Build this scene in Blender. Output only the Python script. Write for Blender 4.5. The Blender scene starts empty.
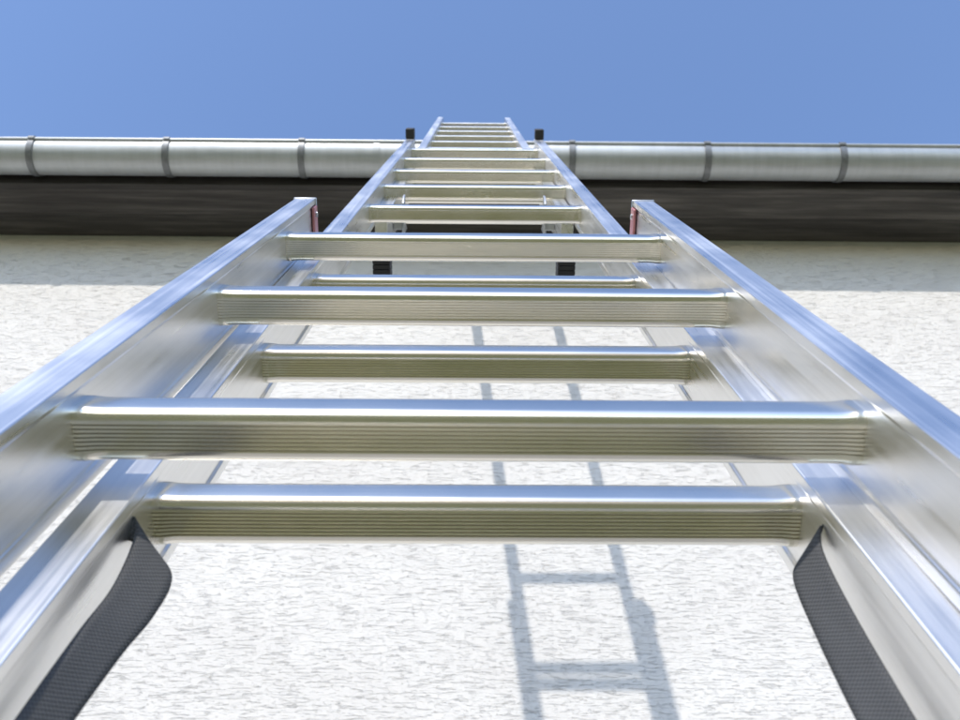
import bpy, math, random
from mathutils import Vector, Matrix
random.seed(4)
scene = bpy.context.scene
CAMH = 1.6
WALL_Y = 2.35

# ------------------------------------------------------------------ materials
def newmat(name):
    m = bpy.data.materials.new(name); m.use_nodes = True
    nt = m.node_tree
    return m, nt, nt.nodes['Principled BSDF']
def N(nt, t, **kw):
    n = nt.nodes.new(t)
    for k, v in kw.items():
        if k in n.inputs: n.inputs[k].default_value = v
        else: setattr(n, k, v)
    return n
def coords(nt, scale, kind='Object', rot=(0,0,0)):
    tc = N(nt, 'ShaderNodeTexCoord'); mp = N(nt, 'ShaderNodeMapping')
    mp.inputs['Scale'].default_value = scale
    mp.inputs['Rotation'].default_value = rot
    nt.links.new(tc.outputs[kind], mp.inputs['Vector'])
    return mp.outputs['Vector']
def noise(nt, vec, scale=1, detail=4, rough=.5, dist=0):
    n = N(nt, 'ShaderNodeTexNoise'); n.inputs['Scale'].default_value = scale
    n.inputs['Detail'].default_value = detail; n.inputs['Roughness'].default_value = rough
    n.inputs['Distortion'].default_value = dist
    nt.links.new(vec, n.inputs['Vector']); return n.outputs['Fac']
def ramp(nt, fac, stops):
    r = N(nt, 'ShaderNodeValToRGB')
    el = r.color_ramp.elements
    while len(el) < len(stops): el.new(.5)
    for e, (p, c) in zip(el, stops):
        e.position = p; e.color = (c[0], c[1], c[2], 1) if not isinstance(c, (int, float)) else (c, c, c, 1)
    nt.links.new(fac, r.inputs['Fac']); return r.outputs['Color']
def math_(nt, op, a, b):
    n = N(nt, 'ShaderNodeMath'); n.operation = op
    for i, v in enumerate((a, b)):
        if isinstance(v, (int, float)): n.inputs[i].default_value = v
        else: nt.links.new(v, n.inputs[i])
    return n.outputs[0]
def bump(nt, h, strength, dist, prev=None):
    b = N(nt, 'ShaderNodeBump'); b.inputs['Strength'].default_value = strength
    b.inputs['Distance'].default_value = dist
    nt.links.new(h, b.inputs['Height'])
    if prev is not None: nt.links.new(prev, b.inputs['Normal'])
    return b.outputs['Normal']

def aluminium(name, streak, base=(.88, .87, .85), r0=.24, r1=.44, bs=.25, var=.80):
    m, nt, p = newmat(name)
    p.inputs['Metallic'].default_value = 1
    v = coords(nt, streak)
    st = noise(nt, v, 1, 3, .6)
    sm = noise(nt, coords(nt, (9, 9, 6)), 1, 4, .6)
    mix = math_(nt, 'ADD', math_(nt, 'MULTIPLY', st, .45), math_(nt, 'MULTIPLY', sm, .55))
    nt.links.new(ramp(nt, mix, [(.35, r0), (.65, r1)]), p.inputs['Roughness'])
    nt.links.new(ramp(nt, mix, [(.3, tuple(c*var for c in base)), (.62, base)]), p.inputs['Base Color'])
    if bs: nt.links.new(bump(nt, st, bs, .0004), p.inputs['Normal'])
    return m
M_RAIL = aluminium('aluminium_rail', (220, 220, 3), bs=.15)
M_RUNG = aluminium('aluminium_rung', (1, 200, 200), base=(.87, .83, .735), r0=.18, r1=.28, bs=0, var=.92)

def plain(name, col, rough=.5, metal=0, var=.15, sc=60, b=.0005):
    m, nt, p = newmat(name)
    f = noise(nt, coords(nt, (sc,)*3), 1, 4, .6)
    nt.links.new(ramp(nt, f, [(.3, tuple(c*(1-var) for c in col)), (.7, tuple(min(1, c*(1+var)) for c in col))]), p.inputs['Base Color'])
    p.inputs['Roughness'].default_value = rough; p.inputs['Metallic'].default_value = metal
    nt.links.new(bump(nt, f, .3, b), p.inputs['Normal'])
    return m
M_RUB = plain('black_rubber', (.018, .018, .02), .6)
M_RED = plain('faded_red_plastic', (.45, .18, .18), .4)
M_STEEL = plain('galvanised_steel', (.50, .51, .52), .4, .9)
M_DARKSTEEL = plain('weathered_bracket', (.20, .205, .21), .5, .6)

# webbing
M_WEB, nt, p = newmat('webbing')
uvv = coords(nt, (1, 1, 1), 'UV')
sx = N(nt, 'ShaderNodeSeparateXYZ'); nt.links.new(uvv, sx.inputs[0])
a = math_(nt, 'SINE', math_(nt, 'MULTIPLY', sx.outputs[0], 2*math.pi/.0030), 0)
b_ = math_(nt, 'SINE', math_(nt, 'MULTIPLY', sx.outputs[1], 2*math.pi/.0026), 0)
w = math_(nt, 'MULTIPLY', a, b_)
w01 = math_(nt, 'ADD', math_(nt, 'MULTIPLY', w, .5), .5)
dust = noise(nt, coords(nt, (60, 25, 1), 'UV'), 1, 3, .6)
wd_ = math_(nt, 'ADD', math_(nt, 'MULTIPLY', w01, .6), math_(nt, 'MULTIPLY', dust, .4))
nt.links.new(ramp(nt, wd_, [(.15, (.030, .031, .033)), (.85, (.095, .096, .099))]), p.inputs['Base Color'])
p.inputs['Roughness'].default_value = .85
nt.links.new(bump(nt, w01, .6, .0007), p.inputs['Normal'])

# stucco: trowelled with long ragged horizontal drag marks
M_WALL, nt, p = newmat('scratched_stucco')
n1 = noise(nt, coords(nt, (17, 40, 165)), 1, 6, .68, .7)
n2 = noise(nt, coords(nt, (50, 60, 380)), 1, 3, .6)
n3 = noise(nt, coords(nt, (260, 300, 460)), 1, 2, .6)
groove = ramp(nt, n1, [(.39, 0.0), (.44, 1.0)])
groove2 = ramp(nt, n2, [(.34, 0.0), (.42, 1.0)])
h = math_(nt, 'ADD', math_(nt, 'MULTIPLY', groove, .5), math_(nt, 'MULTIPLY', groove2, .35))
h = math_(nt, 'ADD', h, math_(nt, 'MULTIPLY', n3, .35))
nt.links.new(bump(nt, h, .8, .0036), p.inputs['Normal'])
dirt = noise(nt, coords(nt, (1.2, 1.2, 2.5)), 1, 4, .6)
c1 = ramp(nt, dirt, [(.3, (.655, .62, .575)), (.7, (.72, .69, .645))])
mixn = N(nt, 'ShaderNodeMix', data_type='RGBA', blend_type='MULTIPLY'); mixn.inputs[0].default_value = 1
nt.links.new(c1, mixn.inputs[6]); nt.links.new(ramp(nt, h, [(.2, .74), (.8, 1.0)]), mixn.inputs[7])  # low spots darkened in the colour: painted crevice shade that bump cannot cast
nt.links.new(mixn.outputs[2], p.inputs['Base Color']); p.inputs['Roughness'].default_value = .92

# wood
def woodmat(name, k):
    m, nt, p = newmat(name)
    g = noise(nt, coords(nt, (2.2, 45, 45)), 1, 5, .65)
    g2 = noise(nt, coords(nt, (1.1, 6, 6)), 1, 3, .5)
    gm = math_(nt, 'ADD', math_(nt, 'MULTIPLY', g, .6), math_(nt, 'MULTIPLY', g2, .4))
    nt.links.new(ramp(nt, gm, [(.36, (.028*k, .023*k, .021*k)), (.5, (.056*k, .049*k, .045*k)), (.64, (.115*k, .102*k, .093*k))]), p.inputs['Base Color'])
    p.inputs['Roughness'].default_value = .7
    nt.links.new(bump(nt, g, .5, .003), p.inputs['Normal'])
    return m
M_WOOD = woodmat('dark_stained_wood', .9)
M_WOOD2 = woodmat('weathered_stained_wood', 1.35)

# zinc
M_ZINC, nt, p = newmat('weathered_zinc')
g = noise(nt, coords(nt, (1.5, 9, 9)), 1, 6, .65)
g2 = noise(nt, coords(nt, (40, 6, 6)), 1, 4, .6)
gm = math_(nt, 'ADD', math_(nt, 'MULTIPLY', g, .7), math_(nt, 'MULTIPLY', g2, .3))
nt.links.new(ramp(nt, gm, [(.33, (.38, .39, .39)), (.65, (.54, .555, .56))]), p.inputs['Base Color'])
p.inputs['Metallic'].default_value = .5
nt.links.new(ramp(nt, gm, [(.3, .36), (.7, .55)]), p.inputs['Roughness'])
nt.links.new(bump(nt, g, .3, .003), p.inputs['Normal'])

# tiles / ground
M_TILE = plain('roof_tile', (.25, .10, .07), .8, 0, .3, 8, .004)
M_CONC = plain('concrete', (.36, .34, .30), .9, 0, .2, 14, .003)
M_GRASS, nt, p = newmat('lawn')
f1 = noise(nt, coords(nt, (40, 40, 40)), 1, 6, .7)
f2 = noise(nt, coords(nt, (1.2, 1.2, 1.2)), 1, 4, .6)
fm = math_(nt, 'ADD', math_(nt, 'MULTIPLY', f1, .5), math_(nt, 'MULTIPLY', f2, .5))
nt.links.new(ramp(nt, fm, [(.35, (.08, .11, .03)), (.5, (.16, .155, .06)), (.65, (.28, .24, .12))]), p.inputs['Base Color'])
p.inputs['Roughness'].default_value = .9
nt.links.new(bump(nt, f1, .8, .02), p.inputs['Normal'])
M_LEAF = plain('hedge_leaf', (.05, .09, .025), .6, 0, .4, 3, .001)

# ------------------------------------------------------------------ mesh helpers
class MB:
    def __init__(s): s.v = []; s.f = []; s.uv = {}
    def extrude(s, prof, axis, a, b, off=(0, 0), caps=True):
        s.loft([(a, prof), (b, prof)], axis, off, caps)
    def loft(s, rings, axis, off=(0, 0), caps=True):
        o = len(s.v); n = len(rings[0][1])
        others = [i for i in range(3) if i != axis]
        for t, prof in rings:
            for q in prof:
                c = [0, 0, 0]; c[axis] = t; c[others[0]] = q[0]+off[0]; c[others[1]] = q[1]+off[1]
                s.v.append(tuple(c))
        for k in range(len(rings)-1):
            b0 = o+k*n
            for i in range(n):
                j = (i+1) % n
                s.f.append((b0+i, b0+j, b0+n+j, b0+n+i))
        if caps:
            b0 = o+(len(rings)-1)*n
            s.f.append(tuple(o+i for i in range(n))); s.f.append(tuple(b0+i for i in reversed(range(n))))
    def box(s, x0, x1, y0, y1, z0, z1):
        s.extrude([(x0, y0), (x1, y0), (x1, y1), (x0, y1)], 2, z0, z1)
    def make(s, name, mat, parent=None, bevel=0, smooth=40, segs=2):
        me = bpy.data.meshes.new(name); me.from_pydata(s.v, [], s.f); me.update()
        import bmesh
        bm = bmesh.new(); bm.from_mesh(me); bmesh.ops.recalc_face_normals(bm, faces=bm.faces); bm.to_mesh(me); bm.free()
        ob = bpy.data.objects.new(name, me); scene.collection.objects.link(ob)
        me.materials.append(mat)
        if smooth:
            for pl in me.polygons: pl.use_smooth = True
            me.set_sharp_from_angle(angle=math.radians(smooth))
        if bevel:
            m = ob.modifiers.new('bevel', 'BEVEL'); m.width = bevel; m.segments = segs; m.limit_method = 'ANGLE'; m.angle_limit = math.radians(35)
            m.harden_normals = False
        if parent: ob.parent = parent
        return ob
def empty(name, parent=None, mw=None):
    e = bpy.data.objects.new(name, None); scene.collection.objects.link(e); e.empty_display_size = .2
    if parent: e.parent = parent
    if mw is not None: e.matrix_world = mw
    return e

def rung_profile(w=.0285, h=.027, r=.0065, ribs=7, depth=.0011):
    pts = []
    k = 5
    def corner(cx, cy, a0):
        for i in range(k+1):
            a = math.radians(a0+90*i/k); pts.append((cx+r*math.cos(a), cy+r*math.sin(a)))
    corner(w/2-r, h/2-r, 0)
    def ribline(x0, x1, y, sgn):
        pitch = (x1-x0)/ribs
        for i in range(ribs):
            c = x0+pitch*(i+.5)
            for f, d in ((-.22, 0), (-.12, 1), (.12, 1), (.22, 0)):
                pts.append((c+pitch*f, y-sgn*depth*d))
    ribline(w/2-r, -w/2+r, h/2, 1)
    corner(-w/2+r, h/2-r, 90)
    corner(-w/2+r, -h/2+r, 180)
    ribline(-w/2+r, w/2-r, -h/2, -1)
    corner(w/2-r, -h/2+r, 270)
    return pts
RUNGP = rung_profile()

def section(name, parent, org, L, inner, s0, s1, rungs, depth=.06, t=.025):
    l = Vector(L).normalized(); u = Vector((1, 0, 0)); u = (u - l*u.dot(l)).normalized(); n = u.cross(l)
    o = Vector(org)+Vector((0, 0, CAMH))
    mw = Matrix(((u.x, n.x, l.x, o.x), (u.y, n.y, l.y, o.y), (u.z, n.z, l.z, o.z), (0, 0, 0, 1)))
    e = empty(name, parent, mw)
    d = depth/2
    r = MB()
    for sg in (-1, 1):
        pr = [(0, d), (t, d), (t, d-.010), (t-.0015, d-.011), (t-.0015, -d+.011), (t, -d+.010), (t, -d), (0, -d),
              (0, -d+.007), (.0018, -d+.0085), (.0018, d-.0085), (0, d-.007)]
        pr = [(sg*(inner/2+x), y) for x, y in pr]
        r.extrude(pr, 2, s0, s1)
    r.make('rails', M_RAIL, e, bevel=.0014, segs=3)
    g = MB()
    sc = lambda k: [(x*k, y*k) for x, y in RUNGP]
    hw = inner/2
    for s in rungs:
        st = [(hw+.003, 1.06), (hw-.001, 1.06), (hw-.004, 1.04), (hw-.008, 1.01), (hw-.012, 1.0)]
        rings = [(-a, sc(k)) for a, k in st]+[(a, sc(k)) for a, k in reversed(st)]
        g.loft(rings, 0, (0, s))
    g.make('rungs', M_RUNG, e, bevel=0, smooth=30)
    return e

ladder = empty('extension_ladder')
# bottom section (widest, in front)
S1 = section('bottom_section', ladder, (-.0049, .3476, .3571), (-.0053, .398, .9173), .40, -2.10, .735,
             [.28*k for k in range(-7, 3)])
c = MB(); ft = MB(); wc = MB()
for sg in (-1, 1):
    x0, x1 = sorted((sg*.1985, sg*.227))
    wc.box(x0, x1, -.031, .031, .7352, .7395)
    xa, xb = sorted((sg*.1975, sg*.2008))
    c.box(xa, xb, -.031, .022, .712, .7350)
    xa, xb = sorted((sg*.196, sg*.229))
    ft.box(xa, xb, -.034, .034, -2.135, -2.06)
c.make('cap_clips', M_RED, S1, bevel=.0012)
wc.make('end_caps', M_STEEL, S1, bevel=.0012)
ft.make('rubber_feet', M_RUB, S1, bevel=.004)
rv = MB()
for sg in (-1, 1):
    for (n_, s_) in ((.012, .722), (-.016, .722)):
        rv.extrude([(n_+.0035*math.cos(a*math.pi/6), s_+.0035*math.sin(a*math.pi/6)) for a in range(12)], 0, sg*.1955, sg*.1975)
rv.make('rivets', M_STEEL, S1)

# middle section
S2 = section('middle_section', ladder, (-.0007, .4100, .3537), (-.0084, .3856, .9227), .352, -.72, 2.405,
             [.28*k for k in range(-2, 9)])
c = MB()
for sg in (-1, 1):
    xa, xb = sorted((sg*.1775, sg*.203))
    c.box(xa, xb, .0302, .060, 2.37, 2.412)
    c.box(xa, xb, -.031, .0302, 2.4052, 2.412)
    c.box(xa, xb, -.031, .031, -.73, -.7202)
c.make('rubber_stops', M_RUB, S2, bevel=.003)

# top section; origin at upper end
TB = -3.12
S3 = section('top_section', ladder, (-.0385, 2.103, 4.305), (-.0085, .3856, .9227), .302, TB, 0,
             [-.15-.28*k for k in range(0, 11)])
c = MB(); hk = MB()
for sg in (-1, 1):
    xa, xb = sorted((sg*.148, sg*.179))
    for i in range(4):
        c.box(xa, xb, -.050-.009*(i+1)+.0012, -.050-.009*i, TB-.015, TB+.03)
    xa, xb = sorted((sg*.150, sg*.177))
    c.box(xa, xb, -.083, -.049, TB-.01, TB+.025)
    xa, xb = sorted((sg*.1525, sg*.1745))
    hk.box(xa, xb, -.052, -.0302, TB-.01, TB+.09)
    # latch hooks gripping the rung of the section in front
    xa, xb = sorted((sg*.132, sg*.136))
    hk.extrude([(-.03, TB+.12), (.030, TB+.13), (.040, TB+.15), (.040, TB+.175), (.032, TB+.175), (.026, TB+.155), (-.005, TB+.155), (-.03, TB+.20)], 0, xa, xb)
    xa, xb = sorted((sg*.136, sg*.1515))
    hk.box(xa, xb, -.02, .02, TB+.125, TB+.14)
c.make('rubber_feet', M_RUB, S3, bevel=.001)
hk.make('latch_hooks', M_STEEL, S3, bevel=.001)
pl = MB()
for sg in (-1, 1):
    xa, xb = sorted((sg*.1505, sg*.1765)); pl.box(xa, xb, -.0305, .0305, .0002, .006)
pl.make('end_caps', M_STEEL, S3, bevel=.001)

# ------------------------------------------------------------------ straps
def ribbon(name, pts, wids, mw, th=.0016):
    P = [Vector(q) for q in pts]; W = [Vector(q) for q in wids]
    def cr(A, i, t):
        a, b, c_, d = A[max(i-1, 0)], A[i], A[min(i+1, len(A)-1)], A[min(i+2, len(A)-1)]
        return .5*((2*b)+(c_-a)*t+(2*a-5*b+4*c_-d)*t*t+(3*b-a-3*c_+d)*t**3)
    rows = []
    for i in range(len(P)-1):
        for k in range(10):
            rows.append((cr(P, i, k/10), cr(W, i, k/10)))
    rows.append((P[-1], W[-1]))
    me = bpy.data.meshes.new(name); vs = []; fs = []; uv = []
    cols = 6; dist = 0; prev = None
    for (c_, w_) in rows:
        if prev is not None: dist += (c_-prev).length
        prev = c_
        for j in range(cols+1):
            f = j/cols-.5
            vs.append(tuple(mw @ (c_+w_*f))); uv.append((f*w_.length, dist))
    for i in range(len(rows)-1):
        for j in range(cols):
            a = i*(cols+1)+j; fs.append((a, a+1, a+cols+2, a+cols+1))
    me.from_pydata(vs, [], fs); me.materials.append(M_WEB)
    lay = me.uv_layers.new(name='UVMap')
    for lp in me.loops: lay.data[lp.index].uv = uv[lp.vertex_index]
    for q in me.polygons: q.use_smooth = True
    ob = bpy.data.objects.new(name, me); scene.collection.objects.link(ob)
    m = ob.modifiers.new('solid', 'SOLIDIFY'); m.thickness = th; m.offset = 0
    return ob
bpy.context.view_layer.update()
mw2 = S2.matrix_world.copy()
ribbon('webbing_strap',
       [(-.180, .014, -.046), (-.171, .012, -.048), (-.162, .006, -.062), (-.162, 0, -.092), (-.165, 0, -.13), (-.168, -.001, -.2), (-.169, -.002, -.35), (-.169, -.003, -.60)],
       [(.004, -.010, -.006), (.014, -.012, -.016), (.023, -.013, -.016), (.019, -.014, -.004), (.014, -.016, 0), (.010, -.017, 0), (.009, -.018, 0), (.008, -.018, 0)], mw2)
ribbon('webbing_strap',
       [(.176, .012, -.046), (.170, .008, -.050), (.166, .002, -.062), (.166, -.006, -.10), (.166, -.012, -.155), (.166, -.018, -.24), (.165, -.021, -.40), (.164, -.024, -.62)],
       [(-.004, -.010, -.004), (-.012, -.014, -.008), (-.014, -.015, -.003), (-.014, -.016, 0), (-.015, -.016, 0), (-.015, -.016, 0), (-.015, -.016, 0), (-.015, -.016, 0)], mw2)

# ------------------------------------------------------------------ house
house = empty('stucco_house')
XL, XR = -6.5, 6.5
SOF = 3.653+CAMH
DEPTH = 7.0
w = MB()
w.box(XL, XR, WALL_Y, WALL_Y+DEPTH, 0.0, SOF+.10)
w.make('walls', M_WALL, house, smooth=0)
q = MB(); q.box(XL-.02, XR+.02, WALL_Y-.02, WALL_Y+DEPTH+.02, -.1, .35); q.make('plinth', M_CONC, house, smooth=0)
EX = .5
b = MB()
b.box(XL-EX, XR+EX, 2.095, 2.222, SOF-.016, SOF+.010)
b.make('soffit_front_board', M_WOOD2, house, bevel=.004)
b = MB()
b.box(XL-EX, XR+EX, 2.232, WALL_Y+.04, SOF+.004, SOF+.030)
b.box(XL-EX, XR+EX, 2.094, WALL_Y+.04, SOF+.032, SOF+.040)
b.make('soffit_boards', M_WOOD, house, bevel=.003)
b = MB(); b.box(XL-EX, XR+EX, 2.064, 2.092, SOF-.026, SOF+.13)
b.make('fascia_board', M_WOOD, house, bevel=.003)
r = MB()
y0, z0 = 2.01, SOF+.135
ym = WALL_Y+DEPTH/2; tan = math.tan(math.radians(28))
rows = 12
for i in range(rows):
    ya = y0+(ym-y0)*i/rows; yb = y0+(ym-y0)*(i+1)/rows
    r.extrude([(ya, z0+(ya-y0)*tan), (yb+.02, z0+(yb+.02-y0)*tan-.02), (yb+.02, z0+(yb+.02-y0)*tan+.0), (ya, z0+(ya-y0)*tan+.03)], 0, XL-EX, XR+EX)
    m2 = lambda y: 2*ym-y
    r.extrude([(m2(ya), z0+(ya-y0)*tan), (m2(yb+.02), z0+(yb+.02-y0)*tan-.02), (m2(yb+.02), z0+(yb+.02-y0)*tan), (m2(ya), z0+(ya-y0)*tan+.03)], 0, XL-EX, XR+EX)
r.make('roof', M_TILE, house, smooth=0)
gb = MB()
zt = SOF+.1
hh = z0+(ym-y0)*tan-.05
for xa in (XL, XR-.2):
    gb.extrude([(WALL_Y+.002, zt), (WALL_Y+DEPTH-.002, zt), (ym, hh)], 0, xa+.001, xa+.199)
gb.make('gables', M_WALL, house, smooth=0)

# ------------------------------------------------------------------ gutter
gut = empty('rain_gutter')
GR = .0785; GY = 1.979; GZ = 3.705+CAMH
def arc(r, a0, a1, n, cy=GY, cz=GZ):
    return [(cy+r*math.cos(math.radians(a0+(a1-a0)*i/n)), cz+r*math.sin(math.radians(a0+(a1-a0)*i/n))) for i in range(n+1)]
g = MB()
pr = arc(GR, 180, 360, 28)+arc(GR-.002, 360, 180, 28)
xs = [XL-EX, -4.6, -.455, 3.3, XR+EX]
for i in range(len(xs)-1):
    g.extrude(pr, 0, xs[i], xs[i+1]-.0015)
bead = arc(.009, 0, 345, 16, GY-GR-.002, GZ+.005)
g.extrude(bead, 0, XL-EX, XR+EX)
g.make('trough', M_ZINC, gut, smooth=50)
j = MB()
for x in xs[1:-1]:
    j.extrude(arc(GR+.0025, 182, 358, 28)+arc(GR+.0005, 358, 182, 28), 0, x-.006, x+.02)
j.make('joint_seams', M_ZINC, gut, smooth=50)
br = MB()
STEP = .578
x = -1.925-STEP*8
while x < XR+EX:
    if x > XL-EX:
        br.extrude(arc(GR+.006, 172, 360, 28)+arc(GR+.0015, 360, 172, 28), 0, x-.013, x+.013)
        br.extrude(arc(.0145, -60, 230, 14, GY-GR-.002, GZ+.005)+arc(.0105, 230, -60, 14, GY-GR-.002, GZ+.005), 0, x-.013, x+.013)
        br.extrude([(GY+GR+.001, GZ-.01), (GY+GR+.006, GZ-.01), (GY+GR+.006, GZ+.03), (GY+GR+.001, GZ+.03)], 0, x-.013, x+.013)
    x += STEP
br.make('brackets', M_DARKSTEEL, gut, smooth=50)
ec = MB()
for xa in (XL-EX-.002, XR+EX+.0005):
    ec.extrude(arc(GR+.002, 180, 360, 24), 0, xa, xa+.002)
ec.make('end_plates', M_ZINC, gut)

# ------------------------------------------------------------------ ground
g = MB(); S = 300
g.v = [(-S, -S, 0), (S, -S, 0), (S, S, 0), (-S, S, 0)]; g.f = [(0, 1, 2, 3)]
g.make('lawn_ground', M_GRASS, None, smooth=0)
pv = MB()
for i in range(26):
    for k in range(3):
        xa = -6.5+i*.5; ya = .83+k*.5
        pv.box(xa+.004, xa+.496, ya+.004, ya+.496, -.05, .03)
pv.make('paving_slabs', M_CONC, None, bevel=.006, smooth=0)

hg = MB()
for i in range(14000):
    x = random.uniform(-14, 14); z = random.random()**.8*2.0+.02
    yy = -9+random.choice((-1, 1))*random.uniform(.2, .55) if random.random() < .7 else -9+random.uniform(-.5, .5)
    z += .12*math.sin(x*2.1)
    s = random.uniform(.04, .09)
    a = Vector((random.gauss(0, 1), random.gauss(0, 1), random.gauss(0, 1))).normalized(); b2 = a.orthogonal().normalized()
    c_ = Vector((x, yy, max(z, .03))); o = len(hg.v)
    for q in (c_-a*s, c_+b2*s*.5, c_+a*s, c_-b2*s*.5): hg.v.append(tuple(q))
    hg.f.append((o, o+1, o+2, o+3))
me = bpy.data.meshes.new('garden_hedge'); me.from_pydata(hg.v, [], hg.f); me.materials.append(M_LEAF)
scene.collection.objects.link(bpy.data.objects.new('garden_hedge', me))

# ------------------------------------------------------------------ light
tr = Vector((.312, 1.0, -.882)).normalized()
el = math.asin(-tr.z); az = math.atan2(-tr.x, -tr.y)
sd = bpy.data.lights.new('sun', 'SUN'); sd.energy = 3.4; sd.angle = math.radians(.7); sd.color = (1, .95, .88)
so = bpy.data.objects.new('sun', sd); scene.collection.objects.link(so)
so.rotation_euler = tr.to_track_quat('-Z', 'Y').to_euler(); so.location = (-3, -8, 9)
wd = bpy.data.worlds.new('World'); scene.world = wd; wd.use_nodes = True
nt = wd.node_tree; bg = nt.nodes['Background']
sk = nt.nodes.new('ShaderNodeTexSky'); sk.sky_type = 'NISHITA'; sk.sun_disc = False
sk.sun_elevation = el; sk.sun_rotation = az; sk.air_density = 1.2; sk.dust_density = .6; sk.ozone_density = 1.5
vm = nt.nodes.new('ShaderNodeVectorMath'); vm.operation = 'MULTIPLY'; vm.inputs[1].default_value = (1.55, 1.62, 1.86)
nt.links.new(sk.outputs[0], vm.inputs[0]); nt.links.new(vm.outputs[0], bg.inputs[0]); bg.inputs[1].default_value = .15

# ------------------------------------------------------------------ camera
e = math.radians(50); rho = math.radians(.45)
F = Vector((0, math.cos(e), math.sin(e))); U = Vector((0, -math.sin(e), math.cos(e))); R = Vector((1, 0, 0))
R2 = R*math.cos(rho)+U*math.sin(rho); U2 = -R*math.sin(rho)+U*math.cos(rho)
cd = bpy.data.cameras.new('camera'); co = bpy.data.objects.new('camera', cd); scene.collection.objects.link(co)
co.matrix_world = Matrix(((R2.x, U2.x, -F.x, 0), (R2.y, U2.y, -F.y, 0), (R2.z, U2.z, -F.z, CAMH), (0, 0, 0, 1)))
cd.sensor_width = 36; cd.lens = 949/960*36; cd.clip_start = .02; cd.clip_end = 2000
cd.dof.use_dof = True; cd.dof.focus_distance = .9; cd.dof.aperture_fstop = 16
scene.camera = co
scene.view_settings.view_transform = 'Standard'; scene.view_settings.look = 'None'; scene.view_settings.exposure = 0
